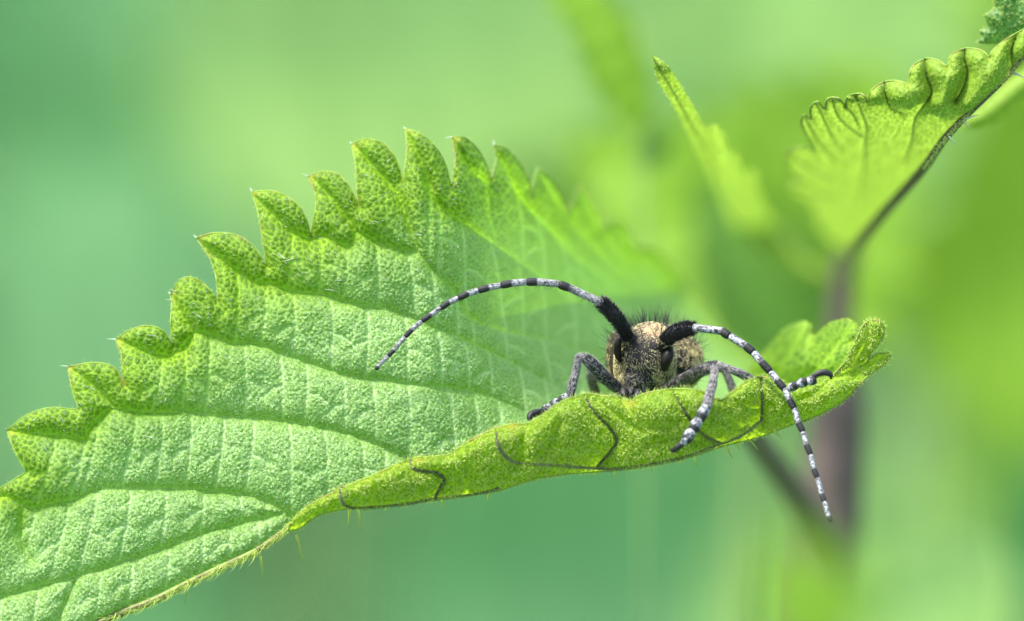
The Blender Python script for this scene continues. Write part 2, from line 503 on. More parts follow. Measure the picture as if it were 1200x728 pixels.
T = [  # toothed edge of the blade from the lower left, tip to notch
 [(-60, 640), (-20, 588), (31, 553)],
 [(31, 553), (18, 530), (8, 505)], [(8, 505), (29, 488), (57, 478), (88, 480)], [(88, 480), (92, 478)],
 [(92, 478), (84, 455), (80, 430)], [(80, 430), (110, 425), (134, 431), (146, 452)],
 [(146, 452), (143, 430), (142, 415), (136, 398)], [(136, 398), (150, 388), (170, 382), (190, 387), (203, 406)],
 [(203, 406), (200, 380), (201, 360), (200, 345)], [(200, 345), (210, 329), (224, 325), (240, 334), (250, 345), (255, 353)],
 [(255, 353), (254, 330), (247, 305), (230, 279)], [(230, 279), (252, 273), (278, 276), (298, 290), (313, 313)],
 [(313, 313), (309, 290), (303, 252), (295, 225)], [(295, 225), (320, 224), (344, 236), (358, 254), (364, 277)],
 [(364, 277), (369, 250), (370, 228), (361, 207)], [(361, 207), (380, 201), (398, 206), (413, 224), (421, 243)],
 [(421, 243), (418, 220), (417, 195), (412, 169)], [(412, 169), (428, 163), (448, 168), (464, 186), (473, 213)],
 [(473, 213), (475, 195), (477, 175), (475, 151)], [(475, 151), (491, 156), (508, 170), (521, 190), (529, 220)],
 [(529, 220), (531, 205), (534, 185), (530, 161)], [(530, 161), (546, 162), (562, 178), (572, 199), (576, 211)],
 [(576, 211), (580, 195), (582, 185), (579, 170)], [(579, 170), (593, 174), (608, 190), (618, 208), (623, 226)],
 [(623, 226), (626, 212), (630, 197)], [(630, 197), (644, 207), (656, 226), (666, 251)],
 [(666, 251), (672, 235), (679, 217)], [(679, 217), (692, 235), (700, 250), (705, 270)],
 [(705, 270), (712, 262), (721, 258)], [(721, 258), (732, 266), (740, 280), (746, 294)],
 [(746, 294), (755, 290), (768, 293)], [(768, 293), (785, 310), (800, 330), (830, 360), (850, 392)],
 [(850, 392), (880, 415), (905, 440), (940, 470)],
]
TIPS = [(8, 505), (80, 430), (136, 398), (200, 345), (230, 279), (295, 225), (361, 207), (412, 169), (475, 151), (530, 161), (579, 170)]
top = outline(T)
MIDs = catmull(MID, 6)
lowline = MIDs[(MIDs[:, 0] > -70) & (MIDs[:, 0] < 960)][::-1]
blade_poly = np.vstack([top, lowline])

majors = [
 [(-60, 600), (0, 581), (27, 592), (38, 595), (59, 590), (91, 584), (118, 572), (165, 572), (220, 572), (247, 576), (302, 583), (345, 606)],
 [(8, 505), (47, 509), (77, 511), (98, 516), (104, 504), (129, 480), (165, 483), (206, 483), (215, 480), (247, 486), (330, 493), (390, 504), (428, 515), (470, 535), (520, 570)],
 [(136, 398), (148, 402), (201, 417), (228, 390), (247, 391), (270, 402), (300, 403), (355, 423), (412, 441), (450, 445), (486, 451), (555, 458), (610, 480), (680, 520)],
 [(230, 279), (245, 292), (275, 314), (297, 330), (316, 332), (345, 342), (375, 344), (420, 358), (450, 361), (477, 370), (530, 392), (600, 425), (700, 480)],
 [(295, 225), (303, 235), (340, 268), (365, 282), (380, 275), (397, 286), (412, 286), (418, 272), (440, 282), (470, 293), (491, 297), (510, 320), (530, 338), (550, 372), (600, 391), (657, 404), (740, 440)],
 [(361, 207), (374, 215), (402, 248), (418, 272)],
 [(412, 169), (421, 176), (442, 199), (463, 222), (475, 250), (491, 297)],
 [(475, 151), (498, 199), (514, 239), (547, 264), (584, 290), (607, 306), (660, 345), (740, 400)],
 [(530, 161), (551, 199), (570, 218), (575, 257), (584, 290)],
 [(579, 170), (593, 199), (612, 236), (650, 276), (668, 297), (714, 333), (770, 380)],
 [(630, 197), (655, 240), (690, 285), (760, 350)],
 [(679, 217), (700, 265), (730, 305), (790, 360)],
 [(721, 258), (745, 300), (800, 360)],
 [(-60, 712), (0, 700), (44, 688), (91, 675), (170, 650), (247, 622), (330, 602)],
 [(80, 430), (110, 451), (133, 478)],
 [(200, 345), (212, 368), (228, 390)],
 [(91, 675), (80, 700), (65, 735)],
 [(27, 592), (24, 630), (36, 655)],
]
majS = [catmull(l, 3) for l in majors]
MP = np.vstack([catmull(l, 12) for l in majors])
# cross veins: they leave each lateral vein downwards and bow towards the next one
minors = []
def hit(p):  # distance to nearest major
    return float(np.min(np.hypot(MP[:, 0] - p[0], MP[:, 1] - p[1])))
rl = random.Random(5)
for li, l in enumerate(majS[:5] + [majS[7], majS[9], majS[13]]):
    L = np.r_[0, np.cumsum(np.hypot(*np.diff(l, axis=0).T))]
    s = 55 + rl.random() * 15
    while s < L[-1] - 25:
        p = np.array([np.interp(s, L, l[:, 0]), np.interp(s, L, l[:, 1])])
        a = math.radians(88 - 10 * (p[0] - 150) / 300 + rl.uniform(-6, 6))
        pts = [p.copy()]; q_ = p.copy()
        for k in range(40):
            a2 = a + 0.25 * math.sin(k / 9.0)
            q_ = q_ + 4 * np.array([math.cos(a2) * 0.9, math.sin(a2)])
            pts.append(q_.copy())
            if k > 4 and hit(q_) < 5: break
            if q_[1] > midy(q_[0]) - 8: break
        minors.append(np.array(pts))
        # a side vein halfway
        if len(pts) > 8:
            m0 = pts[len(pts) // 2]; sgn = rl.choice((-1, 1))
            minors.append(np.array([m0, m0 + (12 * sgn, 3), m0 + (20 * sgn, 10)]))
        s += 30 + rl.random() * 16
def blade_sheen(P, dm):  # sky sheen over the middle of the blade, put in as paler colour
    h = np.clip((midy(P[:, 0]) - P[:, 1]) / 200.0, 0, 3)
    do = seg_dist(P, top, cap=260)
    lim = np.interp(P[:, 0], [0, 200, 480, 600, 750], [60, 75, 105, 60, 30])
    return np.clip(do / lim - 0.25, 0, 1) * (0.8 + 0.35 * vnoise(P, 40, 8)) * np.clip(0.60 + 0.40 * dm / 16.0 + np.clip((P[:, 0] - 560) / 150, 0, 0.4), 0, 1)  # less of this sheen colour near the toothed edge and the veins
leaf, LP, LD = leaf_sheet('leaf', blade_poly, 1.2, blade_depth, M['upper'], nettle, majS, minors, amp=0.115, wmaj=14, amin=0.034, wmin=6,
                          cell=6.0, camp=0.015, pale=blade_sheen, tips=TIPS, seed=21)
leaf['label'] = 'large pale green toothed blade the beetle sits on'

def on_blade(px, py):
    """depth of the finished blade surface next to a pixel"""
    i = np.argmin((LP[:, 0] - px) ** 2 + (LP[:, 1] - py) ** 2); return LD[i]

# thick edge of the blade
ec = top[(top[:, 0] > -60)]
ed = np.array([on_blade(x, y) for x, y in ec[::1]])
V, F, _ = tube(W(ec[:, 0], ec[:, 1], ed), 0.0042, 6)
mesh_obj('leaf_margin', V, F, M['margin'], leaf)

# fine hairs along the teeth, and the bristle at each tooth tip
sel = rng.integers(0, len(ec) - 1, 420)
p = ec[sel] + (ec[sel + 1] - ec[sel]) * rng.random((420, 1))
tn = ec[sel + 1] - ec[sel]; tn /= np.linalg.norm(tn, axis=1)[:, None] + 1e-9
nrm = np.stack([tn[:, 1], -tn[:, 0]], 1)
dd = ed[sel]
root = W(p[:, 0], p[:, 1], dd)
q2 = p + nrm * 5 + tn * -4 + rng.normal(0, 2, (420, 2))
dv = W(q2[:, 0], q2[:, 1], dd - 0.01) - root
hairs('margin_hair', root, dv, rng.uniform(0.012, 0.032, 420), 0.0016, M['leafhair'], leaf)['kind'] = 'stuff'
for (tx, ty), (vx, vy) in zip(TIPS[1:], [(-11, -3), (-12, -2), (-3, -4), (-3, -5), (-2, -6), (-8, -5), (-2, -4), (-2, -3), (-11, 0), (-1, -7)]):
    dd = on_blade(tx, ty)
    r_ = W([tx], [ty], dd); e_ = W([tx + vx], [ty + vy], dd)
    hairs('tip_bristle', r_, e_ - r_, np.linalg.norm(e_ - r_, axis=1), 0.006, M['whitehair'], leaf, bend=np.array([[0, 0, -0.15]]))

# tiny hairs on the blade: they catch the light as specks
ns = 5200
ii = rng.integers(0, len(LP), ns)
root = W(LP[ii, 0], LP[ii, 1], LD[ii] - 0.002)
dv = rng.normal(0, 0.6, (ns, 3)) + np.array([0, -1.0, 0.2])
hairs('blade_hair', root, dv, rng.uniform(0.010, 0.024, ns), 0.0022, M['whitehair'], leaf, seg=2)['kind'] = 'stuff'

ii = rng.choice(np.where(seg_dist(LP, top, cap=80) < 70)[0], 46)
root = W(LP[ii, 0], LP[ii, 1], LD[ii])
hairs('stinging_hair', root, rng.normal(0, 0.35, (46, 3)) + np.array([-0.5, -0.6, 0.5]), rng.uniform(0.05, 0.09, 46), 0.0042, M['whitehair'], leaf, seg=4)['kind'] = 'stuff'
# ---- midrib on the lower left with its curved pale hairs
ml = np.array([(-60, 818), (60, 760), (130, 724), (180, 704), (220, 684), (262, 664), (300, 646), (330, 625), (348, 610)], float)
midrib = rib('midrib', ml, [-0.33] * len(ml), 0.026, 0.018, M['midrib'], leaf, n=10)
mc = catmull(ml, 12)
nh = 900
t = rng.integers(0, len(mc) - 1, nh)
p = mc[t] + rng.normal(0, 1.6, (nh, 2)) + np.array([0, 1.0])
root = W(p[:, 0], p[:, 1], -0.345 + rng.normal(0, 0.006, nh))
q2 = p + np.array([-3, 6]) + rng.normal(0, 3.5, (nh, 2))
hairs('rib_hair', root, W(q2[:, 0], q2[:, 1], -0.36) - root, rng.uniform(0.02, 0.055, nh), 0.0022, M['leafhair'], midrib, bend=np.tile([-0.35, 0, 0.25], (nh, 1)))['kind'] = 'stuff'
nh = 60
t = rng.integers(4, len(mc) - 1, nh)
p = mc[t] + rng.normal(0, 1.5, (nh, 2))
root = W(p[:, 0], p[:, 1], -0.36)
q2 = p + np.array([-2, 9]) + rng.normal(0, 2.5, (nh, 2))
hairs('long_rib_hair', root, W(q2[:, 0], q2[:, 1], -0.38) - root, rng.uniform(0.05, 0.085, nh), 0.0034, M['leafhair'], midrib, bend=np.tile([-0.5, 0, 0.0], (nh, 1)), seg=5)['kind'] = 'stuff'

# ---- the near half of the leaf, folded up: its underside faces us
flap_top = [
 [(338, 622), (345, 607), (368, 589), (392, 577)], [(392, 577), (400, 572), (433, 559), (471, 542), (489, 536)],
 [(489, 536), (510, 535), (528, 532), (547, 519), (578, 503), (600, 497)],
 [(600, 497), (620, 496), (640, 484), (660, 470), (680, 464)], [(680, 464), (688, 462), (708, 464), (728, 466), (739, 471)],
 [(739, 471), (752, 463), (772, 458), (795, 456), (814, 457)], [(814, 457), (826, 461), (838, 468), (846, 470)],
 [(846, 470), (858, 460), (872, 449), (888, 442)], [(888, 442), (900, 443), (917, 449), (932, 455)],
 [(932, 455), (950, 448), (975, 441)], [(975, 441), (990, 425), (1000, 405), (1010, 384), (1018, 376)],
 [(1018, 376), (1028, 376), (1036, 383), (1034, 397), (1022, 412), (1016, 424)],
 [(1016, 424), (1026, 415), (1044, 413)], [(1044, 413), (1040, 425), (1020, 438), (1008, 449)],
 [(1008, 449), (995, 464), (978, 476), (955, 488), (927, 498), (900, 508), (879, 515), (846, 523), (807, 536), (767, 545), (723, 551), (697, 553), (660, 556), (625, 562), (585, 575)],
 [(585, 575), (547, 581), (509, 586), (471, 592), (430, 596), (406, 596), (372, 604), (352, 618), (338, 622)],
]
flap_poly = outline(flap_top)
fm = [
 [(400, 570), (399, 580), (404, 592), (420, 595), (471, 591), (509, 584), (547, 580), (570, 576), (585, 572)],
 [(482, 538), (481, 545), (488, 551), (509, 553), (518, 558), (520, 564), (513, 575), (510, 584)],
 [(582, 507), (583, 520), (590, 532), (605, 542), (644, 545), (697, 549), (723, 549), (767, 543), (807, 534), (846, 520), (870, 510), (892, 493)],
 [(688, 469), (692, 478), (703, 490), (715, 502), (722, 512), (722, 520), (712, 533), (700, 546)],
 [(791, 463), (800, 478), (807, 489), (824, 509), (844, 519)],
 [(892, 444), (893, 460), (893, 480), (892, 493)],
]
fmS = [catmull(l, 3) for l in fm]
fmin = [catmull(l, 3) for l in ([(657, 492), (648, 510), (636, 532)], [(730, 470), (745, 490), (760, 500), (790, 498)], [(846, 470), (850, 485), (870, 500)],
        [(860, 470), (880, 478), (892, 478)], [(910, 455), (925, 465), (935, 475)], [(930, 470), (950, 462), (985, 440), (1016, 424)], [(620, 500), (612, 518), (607, 540)],
        [(430, 562), (440, 575), (436, 590)], [(540, 525), (550, 545), (548, 578)], [(760, 520), (790, 512), (820, 516)], [(1018, 376), (1015, 400), (1000, 430)], [(1044, 413), (1020, 425), (1000, 440)],
        [(700, 470), (728, 488), (752, 505)])]
ftop = outline(flap_top[:10]); 
def flap_depth(P):
    x, y = P[:, 0], P[:, 1]
    ty = np.interp(x, ftop[:, 0], ftop[:, 1]); by = np.interp(x, MID[:, 0], MID[:, 1])
    v = np.clip((by - y) / np.maximum(by - ty, 6), -0.3, 1.2)     # 0 at the fold, 1 at the free edge
    d_ = -0.38 - 0.12 * np.clip(v, 0, 1) - 0.05 * np.sin(math.pi * np.clip(v, 0, 1))
    d_ += 0.10 * np.clip((v - 0.75) / 0.25, 0, 1) ** 2
    d_ += 0.9 * np.clip((y - by) / 60.0, 0, 1)                      # the part under the rib turns away
    d_ += 0.05 * np.sin(x / 27.0) + 0.34 * np.clip((x - 850) / 90.0, 0, 1)
    return d_
flap, FP, FD = leaf_sheet('leaf', flap_poly, 1.4, flap_depth, M['under'], nettle, fmS, fmin, amp=0.12, wmaj=15, amin=0.08, wmin=7,
                          cell=5.0, camp=0.011, roll=0.04, rollw=5.0, darkw=1.4, flat=(0, 2), tips=[(739, 471), (600, 497), (489, 536)], seed=33)
flap['label'] = 'folded near half of the blade showing its yellow green underside'
def on_flap(px, py):
    i = np.argmin((FP[:, 0] - px) ** 2 + (FP[:, 1] - py) ** 2); return FD[i]
# ribs standing proud on the underside
for l in fmS[:6]:
    dd = [on_flap(x, y) - 0.004 for x, y in l]
    V, F, _ = tube(W(l[:, 0] + rng.normal(0, 0.25, len(l)), l[:, 1] + rng.normal(0, 0.25, len(l)), dd), 0.0036 * np.clip(np.linspace(0.35, 2.2, len(l)), 0, 1), 6)
    v_ = mesh_obj('vein', V, F, M['darkrib'], flap)
    nh = int(len(l) * 30)
    t = rng.integers(0, len(l) - 1, nh); f_ = rng.random((nh, 1))
    p = l[t] * (1 - f_) + l[t + 1] * f_ + rng.normal(0, 0.9, (nh, 2))
    dd = np.array(dd)[t]
    root = W(p[:, 0], p[:, 1], dd - 0.008)
    q2 = p + rng.normal(0, 3, (nh, 2)) + np.array([0.5, 1.5])
    hairs('vein_hair', root, W(q2[:, 0], q2[:, 1], dd - 0.02) - root, rng.uniform(0.010, 0.026, nh), 0.0018, M['greyhair'], v_, seg=2)['kind'] = 'stuff'
# downy underside
ns = 8500
ii = rng.integers(0, len(FP), ns)
root = W(FP[ii, 0], FP[ii, 1], FD[ii])
dv = rng.normal(0, 0.5, (ns, 3)) + np.array([0, -0.8, -0.1])
hairs('underside_hair', root, dv, rng.uniform(0.010, 0.032, ns), rng.uniform(0.0014, 0.0042, ns), M['leafhair'], flap, seg=2)['kind'] = 'stuff'
# fringe round its edge
fe = flap_poly; nh = 1700
t = rng.integers(0, len(fe) - 1, nh); f_ = rng.random((nh, 1))
p = fe[t] * (1 - f_) + fe[t + 1] * f_
dd = np.array([on_flap(a, b) for a, b in fe])[t]
tn = fe[t + 1] - fe[t]; tn /= np.linalg.norm(tn, axis=1)[:, None] + 1e-9
q2 = p + np.stack([tn[:, 1], -tn[:, 0]], 1) * 6 + rng.normal(0, 2.2, (nh, 2))
root = W(p[:, 0], p[:, 1], dd)
hairs('fringe_hair', root, W(q2[:, 0], q2[:, 1], dd - 0.01) - root, rng.uniform(0.010, 0.034, nh), 0.0017, M['leafhair'], flap, seg=2)['kind'] = 'stuff'
fd_edge = np.array([on_flap(a, b) for a, b in fe])
V, F, _ = tube(W(fe[:, 0], fe[:, 1], fd_edge), 0.006, 6)
mesh_obj('leaf_margin', V, F, M['margin'], flap)
# stinging hairs hanging from the rib
for (a, b, c, d_) in [(347, 627, 357, 662), (305, 652, 309, 679), (410, 594, 408, 618), (419, 596, 424, 622), (517, 583, 519, 597), (574, 574, 571, 590),
                      (695, 550, 697, 558), (722, 549, 720, 561), (764, 544, 763, 553), (813, 533, 817, 549), (849, 522, 859, 538), (875, 512, 889, 528),
                      (862, 516, 866, 528), (906, 503, 916, 515), (222, 680, 216, 708), (455, 590, 451, 601), (640, 549, 636, 558), (800, 535, 797, 546)]:
    dd = -0.36
    r_ = W([a], [b], dd); e_ = W([c], [d_], dd + 0.05)
    L = np.linalg.norm(e_ - r_, axis=1)
    hairs('stinging_hair', r_, e_ - r_, L, 0.011, M['sting'], flap if a > 340 else midrib, seg=5)

lobe = outline([[(870, 455), (880, 430), (896, 410), (905, 400)], [(905, 400), (918, 385), (940, 376), (952, 380)], [(952, 380), (952, 392), (958, 390)],
 [(958, 390), (972, 378), (992, 373), (1004, 378)], [(1004, 378), (1004, 392), (1000, 400)], [(1000, 400), (1012, 398), (1020, 405), (1012, 425), (985, 448), (940, 470), (900, 472), (870, 455)]])
lb, LBP, LBD = leaf_sheet('leaf', lobe, 1.6, lambda P: 0.15 + 2.4 * np.clip((1000 - P[:, 0]) / 110.0, 0, 1.2) + 0.6 * np.clip((430 - P[:, 1]) / 60.0, 0, 1), M['upper'], nettle,
  [catmull(l, 3) for l in ([(945, 377), (935, 400), (915, 430), (900, 450)], [(1003, 378), (985, 400), (960, 430), (930, 455)], [(1018, 405), (990, 425), (960, 450)], [(952, 392), (945, 410)], [(1000, 400), (990, 405)])],
  [], amp=0.10, wmaj=9, cell=5.5, camp=0.010, roll=0.08, rollw=5, seed=71)
lb['label'] = 'toothed lobe at the right end of the blade turning out of focus'
# ---- stem, petiole
SY = 13.0
stem_line = [(960, 1500), (962, 900), (966, 700), (972, 620), (980, 520), (984, 430), (986, 360), (992, 310), (1000, 290)]
Wc, c = polyw(stem_line, [SY] * len(stem_line), 8)
foot = np.array([Wc[0][0], Wc[0][1], 0.0])
rr = np.interp(c[:, 1], [290, 400, 480, 640, 1500], [0.06, 0.085, 0.17, 0.20, 0.20]) * 1.08
Wc = np.vstack([foot, Wc]); rr = np.append(0.25, rr)
V, F, _ = tube(Wc, rr, 16)
stem = mesh_obj('stem', V, F, M['stem'], nettle)
rib('petiole', [(965, 655), (945, 600), (915, 555), (885, 515), (868, 480)], [SY, 10, 8.0, 6, 4.0], 0.11, 0.06, M['stem'], nettle, n=12)

# ---- young leaf at the upper right, seen from below against the light
yl = [
 [(1225, 20), (1210, 30), (1195, 37), (1178, 47), (1163, 60), (1160, 68)],
 [(1160, 68), (1150, 59), (1131, 57), (1115, 65), (1110, 79)], [(1110, 79), (1100, 71), (1084, 69), (1068, 80), (1065, 99)],
 [(1065, 99), (1052, 95), (1037, 96), (1021, 106), (1018, 119)], [(1018, 119), (1009, 110), (994, 113), (990, 124)],
 [(990, 124), (982, 115), (970, 116), (966, 128)], [(966, 128), (958, 119), (950, 126), (950, 140)],
 [(950, 140), (942, 135), (939, 146), (948, 163), (957, 178)], [(957, 178), (940, 172), (925, 176), (922, 190), (932, 206), (945, 214)],
 [(945, 214), (930, 212), (921, 220), (935, 231), (950, 240)], [(950, 240), (955, 262), (972, 285), (996, 302)],
 [(996, 302), (1010, 288), (1037, 247), (1081, 198), (1106, 163), (1136, 131), (1175, 94), (1195, 69), (1228, 44)],
 [(1228, 44), (1225, 20)],
]
yp = outline(yl)
def young_depth(P):
    u = np.clip((P[:, 1] - 115 + 0.08 * (1060 - P[:, 0])) / 185.0, 0, 1.2); v = np.clip((P[:, 0] - 1000) / 200, -0.4, 1)
    return 0.05 + SY * 1.0 * u ** 1.7 + 0.1 * (1 - v) 
ym = [[(1190, 45), (1185, 60), (1186, 76)], [(1131, 58), (1131, 72), (1134, 84), (1130, 100), (1120, 118)], [(1084, 70), (1086, 90), (1092, 108), (1082, 124), (1072, 140), (1068, 165), (1060, 190)],
      [(1037, 97), (1038, 112), (1043, 126), (1055, 132)], [(1003, 113), (1009, 130), (1016, 150), (1014, 165), (1012, 200), (1006, 240)],
      [(975, 117), (982, 136), (995, 150), (1010, 160)], [(957, 122), (970, 150), (980, 170)], [(943, 138), (958, 165), (978, 190)],
      [(924, 180), (945, 196), (975, 210)], [(922, 220), (950, 226), (980, 232)], [(990, 124), (1000, 135), (1005, 146)]]
ymS = [catmull(l, 3) for l in ym]
young, YP, YD = leaf_sheet('leaf', yp, 1.6, young_depth, M['young'], nettle, ymS, [], amp=0.21, wmaj=11, cell=5, camp=0.012, roll=0.12, rollw=6, darkw=1.5, seed=44)
young['label'] = 'young scalloped blade at the top glowing yellow green against the light'
def on_young(px, py):
    i = np.argmin((YP[:, 0] - px) ** 2 + (YP[:, 1] - py) ** 2); return YD[i]
mr = [(1240, 28), (1197, 70), (1175, 95), (1136, 132), (1106, 164), (1081, 199), (1037, 248), (1002, 293), (990, 325)]
yr = rib('midrib', mr, [0.0, 0.0, 0.02, 0.05, 0.6, 1.9, 4.3, 6.6, SY], 0.009, 0.038, M['stem'], young, n=10)
mrc = catmull(np.array(mr[:6], float), 10); nh = 500
t = rng.integers(0, len(mrc) - 1, nh); p = mrc[t] + rng.normal(0, 1.2, (nh, 2))
root = W(p[:, 0], p[:, 1], np.interp(p[:, 1], [70, 132, 164, 199], [0, 0.02, 0.05, 0.6]) - 0.01)
q2 = p + np.array([1.5, 3]) + rng.normal(0, 4, (nh, 2))
hairs('rib_hair', root, W(q2[:, 0], q2[:, 1], -0.02) - W(p[:, 0], p[:, 1], 0.0), rng.uniform(0.015, 0.04, nh), 0.0018, M['leafhair'], yr, seg=2)['kind'] = 'stuff'
ye = yp[:-12]; nh = 900
t = rng.integers(0, len(ye) - 1, nh); f_ = rng.random((nh, 1))
p = ye[t] * (1 - f_) + ye[t + 1] * f_
dd = np.array([on_young(a, b) for a, b in ye])
tn = ye[t + 1] - ye[t]; tn /= np.linalg.norm(tn, axis=1)[:, None] + 1e-9
q2 = p + np.stack([tn[:, 1], -tn[:, 0]], 1) * 5 + rng.normal(0, 2, (nh, 2))
root = W(p[:, 0], p[:, 1], dd[t])
hairs('margin_hair', root, W(q2[:, 0], q2[:, 1], dd[t]) - root, rng.uniform(0.008, 0.022, nh), 0.0018, M['greyhair'], young, seg=2)['kind'] = 'stuff'
V, F, _ = tube(W(ye[:, 0], ye[:, 1], dd), 0.0055, 6)
mesh_obj('leaf_margin', V, F, M['margin'], young)
ii = rng.integers(0, len(YP), 2200)
root = W(YP[ii, 0], YP[ii, 1], YD[ii]); dv = rng.normal(0, 0.5, (2200, 3)) + np.array([0, -0.8, -0.1])
hairs('underside_hair', root, dv, rng.uniform(0.010, 0.028, 2200), 0.0018, M['leafhair'], young, seg=2)['kind'] = 'stuff'
for l in ymS:
    dl = [on_young(x, y) - 0.004 for x, y in l]
    V, F, _ = tube(W(l[:, 0], l[:, 1], dl), 0.0016, 5)
    mesh_obj('vein', V, F, M['darkrib'], young)
for (a, b, c, d_) in [(1186, 84, 1203, 93), (1183, 86, 1196, 89), (1130, 140, 1149, 134), (1129, 141, 1138, 151), (1112, 160, 1122, 170)]:
    r_ = W([a], [b], 0.02); e_ = W([c], [d_], 0.0); hairs('stinging_hair', r_, e_ - r_, np.linalg.norm(e_ - r_, axis=1), 0.009, M['whitehair'], yr, seg=4)
# other half of that leaf, blurred below the rib, and the frosted upper side in the corner
def simple_depth(d0, gx=0.0, gy=0.0, cx=0, cy=0):
    return lambda P: d0 + gx * (P[:, 0] - cx) / 100 + gy * (P[:, 1] - cy) / 100
hp = outline([[(1120, 152), (1145, 128), (1180, 96), (1225, 60)], [(1225, 60), (1230, 90), (1195, 122), (1160, 146), (1120, 152)]])
h_, _, _ = leaf_sheet('leaf', hp, 3, simple_depth(3.6), M['young'], nettle, [], [], cell=6, seed=3); h_['label'] = 'blurred far half of the young blade below its rib'
dp = outline([[(1141, 50), (1150, 44), (1148, 36), (1158, 32)], [(1158, 32), (1154, 18), (1164, 8), (1160, -12)], [(1160, -12), (1235, -14)], [(1235, -14), (1235, 14)], [(1235, 14), (1210, 34), (1182, 46), (1165, 52), (1141, 50)]])
g_, GP, GD = leaf_sheet('leaf', dp, 1.6, simple_depth(0.45), M['dusty'], nettle, [catmull([(1165, 45), (1185, 25), (1200, -10)], 3)], [], amp=0.06, cell=5.5, camp=0.02, seed=9)
g_['label'] = 'dark frosted blade in the top corner'
ii = rng.integers(0, len(GP), 500); root = W(GP[ii, 0], GP[ii, 1], GD[ii]); dv = rng.normal(0, 0.6, (500, 3)) + np.array([0, -0.8, 0])
hairs('blade_hair', root, dv, rng.uniform(0.012, 0.03, 500), 0.0020, M['leafhair'], g_, seg=2)['kind'] = 'stuff'

# ---- narrow leaf seen edge on, its point sharp and its base blurred
nl = outline([
 [(764, 66), (772, 68), (787, 82), (800, 103), (814, 126), (826, 150)], [(826, 150), (834, 145), (846, 150), (852, 168), (856, 186)],
 [(856, 186), (864, 176), (872, 205)], [(872, 205), (884, 198), (892, 232), (910, 262), (945, 300), (985, 330)],
 [(985, 330), (940, 325), (890, 300), (855, 256), (838, 218), (818, 180), (800, 145), (785, 118), (770, 92), (764, 66)]])
n_, NP_, ND = leaf_sheet('leaf', nl, 2.0, lambda P: 0.0 + 13 * np.clip((P[:, 1] - 75) / 190.0, 0, 1) ** 1.9, M['young'], nettle,
        [catmull([(766, 70), (790, 110), (815, 155), (838, 196), (870, 250), (910, 310)], 3)], [catmull([(838, 150), (848, 180), (856, 215)], 3)], amp=0.05, wmaj=8, cell=5, camp=0.006, darkw=1.5, roll=0.08, seed=50)
n_['label'] = 'narrow young blade seen edge on with a pale point'
ii = rng.integers(0, len(NP_), 1500); root = W(NP_[ii, 0], NP_[ii, 1], ND[ii]); dv = rng.normal(0, 0.7, (1500, 3)) + np.array([0, -0.6, 0])
hairs('blade_hair', root, dv, rng.uniform(0.010, 0.026, 1500), 0.002, M['leafhair'], n_, seg=2)['kind'] = 'stuff'

# ================================================================== the beetle
BEETLE0 = W(768, 430, 0.9)
beetle = empty('longhorn_beetle', tuple(BEETLE0))
tag(beetle, 'black longhorn beetle with gold down and banded antennae facing out over the leaf fold', 'beetle')

def ellipsoid(cx, cy, cd, rx, ry, rd, rot=0.0, n=24):
    """rx, ry in photo pixels, rd in centimetres along the view"""
    u = np.linspace(0, math.pi, n + 1); v = np.linspace(0, 2 * math.pi, 2 * n, endpoint=False)
    U, Vv = np.meshgrid(u, v, indexing='ij')
    x = np.sin(U) * np.cos(Vv) * rx; y = np.cos(U) * ry; z = np.sin(U) * np.sin(Vv) * rd
    xr = x * math.cos(rot) - y * math.sin(rot); yr_ = x * math.sin(rot) + y * math.cos(rot)
    P = W((cx + xr).ravel(), (cy + yr_).ravel(), (cd + z).ravel())
    m = 2 * n; F = []
    for i in range(n):
        for j in range(m):
            k = (j + 1) % m
            F.append([i * m + j, i * m + k, (i + 1) * m + k, (i + 1) * m + j])
    return P, F

blobs = [  # head
 (757, 420, 0.10, 33, 40, 0.17, 0.06), (762, 400, 0.15, 27, 23, 0.16, 0), (746, 446, 0.07, 21, 18, 0.13, 0), (740, 459, 0.04, 15, 10, 0.10, 0),
 (738, 398, 0.05, 11, 11, 0.11, 0), (777, 402, 0.03, 12, 10, 0.11, 0), (728, 424, 0.16, 9, 30, 0.12, 0.03), (783, 432, 0.18, 10, 28, 0.13, 0.12),
 (762, 448, 0.14, 22, 16, 0.14, 0), (733, 464, 0.03, 6, 5, 0.06, 0), (748, 465, 0.03, 6, 5, 0.06, 0),
 # pronotum, breast, abdomen
 (768, 420, 0.60, 53, 41, 0.33, 0.10), (797, 426, 0.56, 27, 33, 0.24, 0.2), (727, 424, 0.58, 17, 38, 0.22, -0.05), (764, 446, 0.55, 45, 22, 0.35, 0), (768, 424, 1.1, 50, 40, 0.6, 0), (768, 430, 1.9, 42, 34, 0.9, 0)]
Vs, Fs, off = [], [], 0
for b in blobs:
    P, F = ellipsoid(*b); Vs.append(P); Fs += [[i + off for i in f] for f in F]; off += len(P)
tmp_me = bpy.data.meshes.new('tmp'); tmp_me.from_pydata([tuple(v) for v in np.vstack(Vs)], [], Fs)
tmp = bpy.data.objects.new('tmp', tmp_me); COL.objects.link(tmp)
rm = tmp.modifiers.new('r', 'REMESH'); rm.mode = 'VOXEL'; rm.voxel_size = 0.012
sm = tmp.modifiers.new('s', 'SMOOTH'); sm.iterations = 4; sm.factor = 0.6
dg = bpy.context.evaluated_depsgraph_get(); ev = tmp.evaluated_get(dg); em = ev.to_mesh()
BV = np.empty(len(em.vertices) * 3); em.vertices.foreach_get('co', BV); BV = BV.reshape(-1, 3)
BN = np.empty(len(em.vertices) * 3); em.vertices.foreach_get('normal', BN); BN = BN.reshape(-1, 3)
BF = [list(p_.vertices) for p_ in em.polygons]
ev.to_mesh_clear(); bpy.data.objects.remove(tmp); bpy.data.meshes.remove(tmp_me)
